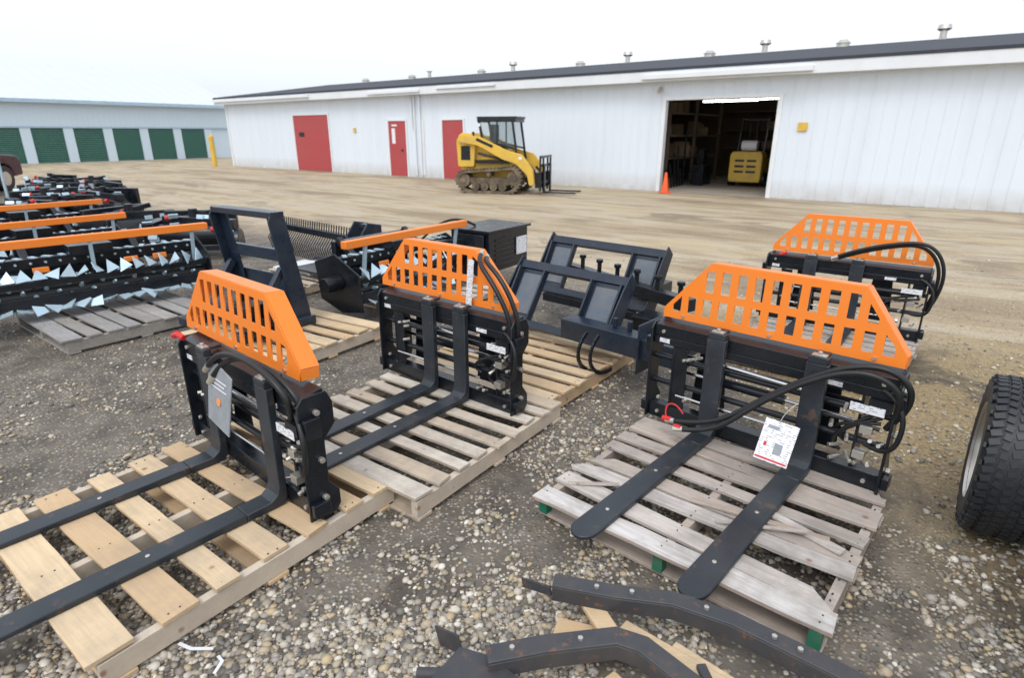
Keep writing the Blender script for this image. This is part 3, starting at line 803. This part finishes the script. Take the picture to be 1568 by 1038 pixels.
for s_ in (-1,1):
    ya,yb=(s_*.42,s_*.56); ya,yb=min(ya,yb),max(ya,yb)
    m.prism(rounded([(-1.06,.75),(-1.10,1.50),(-.95,1.72),(-.62,1.70),(-.50,1.35),(-.55,.75)],.07),'y',ya,yb)
    yc,yd=(s_*.565,s_*.70); yc,yd=min(yc,yd),max(yc,yd)
    m.prism(rounded([(-1.0,1.48),(-.95,1.68),(-.3,1.60),(.55,1.22),(.98,1.12),(1.32,.70),(1.38,.28),(1.22,.24),(1.15,.55),(.80,.86),(.40,.98),(-.35,1.36),(-.9,1.45)],.06),'y',yc,yd)
m.bar((-.3,-.55,1.0),(.75,-.55,1.0),.02,.05)
m.finish('yellow_body',YELLOW,eL,.012)
m=MB()
for s_ in (-1,1):
    y=s_*.42
    m.bar((-.30,y,1.45),(-.42,y,2.08),.06,.07); m.bar((.78,y,.95),(.62,y,2.08),.06,.06); m.bar((-.45,y,2.08),(.72,y,2.08),.07,.09)
    m.bar((.15,y,1.3),(.15,y,2.08),.04,.04); m.bar((-.30,y,1.5),(.70,y,1.28),.04,.05)
    m.cyl((-.4,s_*.6,1.15),(.5,s_*.6,.95),.035,n=12)
    y=s_*.563; m.b2(-.50,.55,min(y,y-s_*.12),max(y,y-s_*.12),.86,.95)
m.b2(-.48,.76,-.44,.44,2.115,2.17); m.bar((-.45,-.42,2.06),(-.45,.42,2.06),.05,.09); m.bar((.70,-.42,2.06),(.70,.42,2.06),.05,.09)
m.b2(-.1,.35,-.25,.25,1.3,1.42); m.b2(-.15,-.02,-.25,.25,1.42,1.95)
m.box((-.15,-.708,1.44),(.55,.006,.08),(0,22,0)); m.b2(-.95,-.66,-.575,-.561,.95,1.35)
m.b2(1.36,1.50,-.55,.55,.18,.62)
for z in (.3,.78,1.02): m.b2(1.50,1.56,-.6,.6,z,z+.07)
for y in (-.58,-.25,.25,.58): m.b2(1.501,1.55,y-.03,y+.03,.1,1.08)
for y in (-.35,.35): m.b2(1.56,1.61,y-.06,y+.06,.06,.85); m.b2(1.56,2.55,y-.06,y+.06,.03,.07)
for y in (-.3,.3): m.bar((1.15,y,.75),(1.40,y,.5),.06,.06)
m.cyl((-.85,.2,1.55),(-.85,.2,1.75),.04)
m.finish('cab_frame_and_coupler',BLACK,eL,.006)
m=MB()
for y in (-.405,.40): m.prism([(-.27,1.5),(-.38,2.04),(.60,2.04),(.68,1.3)],'y',y,y+.005)
gm,nt,b=newmat('cab_glass'); b.inputs['Base Color'].default_value=(.7,.75,.75,1); b.inputs['Transmission Weight'].default_value=.95; b.inputs['Roughness'].default_value=.02; b.inputs['IOR'].default_value=1.1
m.finish('cab_glass',gm,eL)
m=MB(); m.b2(-.42,-.36,-.46,-.445,1.9,1.98); m.b2(.9,1.0,-.712,-.705,.98,1.06); m.b2(-.92,-.72,-.583,-.576,1.42,1.56); m.finish('lamps',WHITE,eL)

# ------------------------------------------------------------------ pickup truck far left
eK=empty('pickup_truck',(-16.4,17.0,0),97)
m=MB()
prof=[(-2.7,.5),(-2.7,1.05),(-1.0,1.10),(-.85,1.78),(.55,1.80),(1.15,1.15),(2.45,1.05),(2.6,.9),(2.6,.45),(2.15,.42),(2.05,.72),(1.75,.84),(1.4,.74),(1.25,.42),(-1.35,.42),(-1.5,.74),(-1.8,.84),(-2.1,.74),(-2.2,.42)]
m.prism(rounded(prof,.08,3),'y',-.95,.95); m.finish('body',MAROON,eK,.04)
m=MB()
for y in (-.956,.951): m.prism([(-.72,1.15),(-.65,1.68),(-.1,1.70),(-.1,1.15)],'y',y,y+.005); m.prism([(0,1.15),(0,1.70),(.48,1.70),(.95,1.17)],'y',y,y+.005)
m.prism([(1.16,1.17),(.60,1.76),(.62,1.78),(1.19,1.19)],'y',-.82,.82); m.prism([(-.95,1.2),(-.86,1.68),(-.89,1.68),(-.98,1.2)],'y',-.8,.8)
m.finish('windows',GLASS,eK)
m=MB()
for x in (-1.8,1.72):
    for y in (-.84,.84): m.cyl((x,y-.13,.38),(x,y+.13,.38),.38,n=28)
m.b2(-2.78,-2.705,-.9,.9,.5,.65)
m.finish('tires_and_bumper',RUBBER,eK,.02)
m=MB()
for x in (-1.8,1.72):
    for y in (-.975,.965): m.cyl((x,y,.38),(x,y+.01,.38),.21,n=20)
m.finish('hubcaps',ZINC,eK)
m=MB(); m.b2(-2.71,-2.70,-.92,-.8,.8,1.02); m.b2(-2.71,-2.70,.8,.92,.8,1.02); m.finish('tail_lights',REDC,eK)
eo=empty('flag_pole',(-11.9,14.2,0)); m=MB(); m.cyl((0,0,0),(0,0,2.6),.03,n=10); m.finish('pole',LBLUE,eo)

# ------------------------------------------------------------------ ground
def gh(x,y):
    d=math.hypot(x,y)
    f=max(0,1-d/25)
    return f*(.022*(noise.noise(Vector((x*.9,y*.9,0))))+.010*noise.noise(Vector((x*3.1,y*3.1,4))))-.006
k=np.linspace(-1,1,301)
xs=np.sinh(k*6.2)/math.sinh(6.2)*500; ys=xs+3.5
vs=[(x,y,gh(x,y)) for y in ys for x in xs]
n=len(xs)
fs=[(j*n+i,j*n+i+1,(j+1)*n+i+1,(j+1)*n+i) for j in range(n-1) for i in range(n-1)]
me=bpy.data.meshes.new('gravel_ground'); me.from_pydata(vs,[],fs); me.polygons.foreach_set('use_smooth',[True]*len(fs))
g=bpy.data.objects.new('gravel_ground',me); COL.objects.link(g)
m_,nt,b=newmat('gravel_and_mud')
P=pos(nt)
sep=N(nt,'ShaderNodeSeparateXYZ'); nt.links.new(P,sep.inputs[0]); X,Y=sep.outputs[0],sep.outputs[1]
d=math_(nt,'ADD',math_(nt,'MULTIPLY',X,.601),math_(nt,'MULTIPLY',Y,.799))
n1=nz(nt,.55,4,.6,P); n2=nz(nt,3.5,5,.65,P); n3=nz(nt,40,4,.7,P)
mud=math_(nt,'MULTIPLY',math_(nt,'SUBTRACT',math_(nt,'ADD',d,math_(nt,'MULTIPLY',n1,3.0)),6.9),.8,clamp=True)
rt=math_(nt,'MULTIPLY',math_(nt,'SUBTRACT',math_(nt,'ADD',math_(nt,'ADD',X,math_(nt,'MULTIPLY',Y,.10)),math_(nt,'MULTIPLY',n2,.8)),2.15),1.2,clamp=True)
vo=N(nt,'ShaderNodeTexVoronoi'); vo.inputs['Scale'].default_value=52; nt.links.new(P,vo.inputs['Vector'])
vs_=N(nt,'ShaderNodeSeparateColor'); nt.links.new(vo.outputs['Color'],vs_.inputs[0])
base=ramp(nt,n2,[(.3,(.075,.065,.055)),(.55,(.155,.135,.112)),(.8,(.27,.235,.19))])
stone=ramp(nt,vs_.outputs[0],[(0,(.12,.11,.10)),(.35,(.26,.23,.185)),(.6,(.40,.33,.22)),(.8,(.28,.26,.24)),(1,(.55,.51,.44))])
sm=math_(nt,'MULTIPLY',ramp(nt,vo.outputs['Distance'],[(.3,(1,1,1)),(.55,(0,0,0))]),ramp(nt,math_(nt,'ADD',math_(nt,'MULTIPLY',n2,.6),math_(nt,'MULTIPLY',vs_.outputs[1],.5)),[(.42,(0,0,0)),(.55,(1,1,1))]))
near=mix(nt,sm,base,stone)
near=mix(nt,math_(nt,'MULTIPLY',rt,.75),near,ramp(nt,n3,[(.35,(.22,.155,.07)),(.65,(.48,.36,.18))]))
near=mix(nt,ramp(nt,nz(nt,1.1,5,.7,P,.5),[(.50,(0,0,0)),(.62,(.85,.85,.85))]),near,(.07,.058,.048))
mp=N(nt,'ShaderNodeMapping'); mp.inputs['Rotation'].default_value=(0,0,R(37)); nt.links.new(P,mp.inputs['Vector'])
mp2=N(nt,'ShaderNodeMapping'); mp2.inputs['Scale'].default_value=(.16,.75,1); nt.links.new(mp.outputs[0],mp2.inputs['Vector'])
mp3=N(nt,'ShaderNodeMapping'); mp3.inputs['Scale'].default_value=(.22,.6,1); nt.links.new(mp.outputs[0],mp3.inputs['Vector'])
st=nz(nt,1.0,7,.62,mp2.outputs[0],.4)
st2=nz(nt,3.3,6,.65,mp2.outputs[0],.3)
st3=nz(nt,1.3,6,.7,mp3.outputs[0],.8)
mudc=ramp(nt,st,[(.30,(.17,.11,.06)),(.39,(.30,.22,.13)),(.46,(.46,.36,.235)),(.54,(.53,.455,.34)),(.62,(.51,.385,.20)),(.70,(.48,.43,.36)),(.82,(.38,.28,.15))])
mudc=mix(nt,ramp(nt,st2,[(.50,(0,0,0)),(.64,(.85,.85,.85))]),mudc,(.25,.17,.09))
mudc=mix(nt,ramp(nt,st3,[(.55,(0,0,0)),(.62,(.85,.85,.85))]),mudc,(.17,.115,.07))
mudc=mix(nt,.35,mudc,ramp(nt,n3,[(.3,(.22,.165,.105)),(.7,(.58,.50,.37))]))
vo2=N(nt,'ShaderNodeTexVoronoi'); vo2.inputs['Scale'].default_value=24; nt.links.new(P,vo2.inputs['Vector'])
mudc=mix(nt,math_(nt,'MULTIPLY',ramp(nt,vo2.outputs['Distance'],[(.12,(1,1,1)),(.25,(0,0,0))]),ramp(nt,n2,[(.45,(0,0,0)),(.6,(.8,.8,.8))])),mudc,(.60,.56,.48))
c=mix(nt,mud,near,mudc)
nt.links.new(c,b.inputs['Base Color'])
rg=math_(nt,'SUBTRACT',math_(nt,'ADD',math_(nt,'MULTIPLY',st2,-.5),.95),math_(nt,'MULTIPLY',math_(nt,'MULTIPLY',ramp(nt,st3,[(.55,(0,0,0)),(.62,(1,1,1))]),mud),.15)); nt.links.new(rg,b.inputs['Roughness']); b.inputs['Specular IOR Level'].default_value=.3
hh=math_(nt,'ADD',math_(nt,'MULTIPLY',math_(nt,'SUBTRACT',1.0,vo.outputs['Distance']),sm),math_(nt,'MULTIPLY',n3,.6))
hh=math_(nt,'ADD',hh,math_(nt,'MULTIPLY',math_(nt,'MULTIPLY',st2,mud),8.0))
bump(nt,b,hh,.8,.010)
me.materials.append(m_)

bm=bmesh.new(); bmesh.ops.create_icosphere(bm,subdivisions=1,radius=1); base_v=np.array([v.co[:] for v in bm.verts]); base_f=np.array([[v.index for v in f.verts] for f in bm.faces]); bm.free()
pts=[]
rng=np.random.RandomState(3)
tries=0
while len(pts)<44000 and tries<400000:
    tries+=1
    y=.75+rng.exponential(1.7); x=rng.uniform(-1,1)*(y*1.05+.5)
    if y>8.5: continue
    dn=noise.noise(Vector((x*1.0,y*1.0,9)))*.6+noise.noise(Vector((x*4,y*4,2)))*.4
    pr=.45+dn*2.4
    if y>3.2: pr*=.6
    if x>1.9: pr*=.5
    if rng.rand()<pr: pts.append((x,y))
pts=np.array(pts); n=len(pts)
r=np.clip(rng.lognormal(math.log(.0090),.38,n),.004,.020)
V=np.empty((n,len(base_v),3),dtype=np.float32)
jit=rng.uniform(.72,1.25,(n,len(base_v),1)); sc=np.stack([rng.uniform(.8,1.4,n),rng.uniform(.7,1.1,n),rng.uniform(.45,.85,n)],1)
a=rng.uniform(0,6.283,n); ca,sa=np.cos(a),np.sin(a)
L=base_v[None]*jit*sc[:,None,:]*r[:,None,None]
V[:,:,0]=L[:,:,0]*ca[:,None]-L[:,:,1]*sa[:,None]+pts[:,0:1]
V[:,:,1]=L[:,:,0]*sa[:,None]+L[:,:,1]*ca[:,None]+pts[:,1:2]
zz=np.array([gh(x,y) for x,y in pts])
V[:,:,2]=L[:,:,2]+(zz+r*.25)[:,None]
F=(base_f[None]+(np.arange(n)*len(base_v))[:,None,None]).reshape(-1)
me=bpy.data.meshes.new('loose_gravel'); me.vertices.add(n*len(base_v)); me.vertices.foreach_set('co',V.reshape(-1))
nf=n*len(base_f); me.loops.add(nf*3); me.loops.foreach_set('vertex_index',F.astype(np.int32))
me.polygons.add(nf); me.polygons.foreach_set('loop_start',np.arange(nf,dtype=np.int32)*3)
me.update(calc_edges=True); me.validate()
gs,nt,b=newmat('gravel_stones')
rnd=N(nt,'ShaderNodeNewGeometry').outputs['Random Per Island']
c=ramp(nt,rnd,[(0,(.10,.09,.08)),(.18,(.21,.19,.165)),(.38,(.35,.30,.225)),(.52,(.47,.37,.23)),(.67,(.29,.27,.25)),(.86,(.50,.45,.37)),(1,(.68,.64,.56))])
nt.links.new(c,b.inputs['Base Color']); b.inputs['Roughness'].default_value=.6
me.materials.append(gs)
o=bpy.data.objects.new('loose_gravel',me); COL.objects.link(o)

# ------------------------------------------------------------------ world, sun, camera
w=bpy.data.worlds.new('World'); scene.world=w; w.use_nodes=True; nt=w.node_tree
bg=nt.nodes['Background']
sky=N(nt,'ShaderNodeTexSky',sky_type='NISHITA'); sky.sun_disc=False; sky.sun_elevation=R(55); sky.sun_rotation=R(200); sky.dust_density=4; sky.air_density=1
hs=N(nt,'ShaderNodeHueSaturation'); hs.inputs['Saturation'].default_value=.3; nt.links.new(sky.outputs[0],hs.inputs['Color'])
ad=N(nt,'ShaderNodeVectorMath',operation='ADD'); nt.links.new(hs.outputs[0],ad.inputs[0]); ad.inputs[1].default_value=(6.9,7.4,8.1)
nt.links.new(ad.outputs[0],bg.inputs['Color']); bg.inputs['Strength'].default_value=.1
sd=bpy.data.lights.new('sun','SUN'); sd.energy=.8; sd.angle=R(20); sd.color=(1,.98,.95)
so=bpy.data.objects.new('sun',sd); COL.objects.link(so)
az=R(200); el=R(55)
dirv=Vector((math.sin(az)*math.cos(el),math.cos(az)*math.cos(el),math.sin(el)))
so.rotation_euler=(dirv).to_track_quat('Z','Y').to_euler(); so.location=dirv*30

cd=bpy.data.cameras.new('camera'); cam=bpy.data.objects.new('camera',cd); COL.objects.link(cam)
cam.location=(0,0,1.7); cam.rotation_euler=(R(90-19.3),0,0)
cd.sensor_width=36; cd.lens=36*900/1568; cd.clip_end=2000; cd.clip_start=.05
cd.dof.use_dof=True; cd.dof.focus_distance=2.9; cd.dof.aperture_fstop=2.6
scene.camera=cam
scene.view_settings.view_transform='Standard'; scene.view_settings.look='None'; scene.view_settings.exposure=0
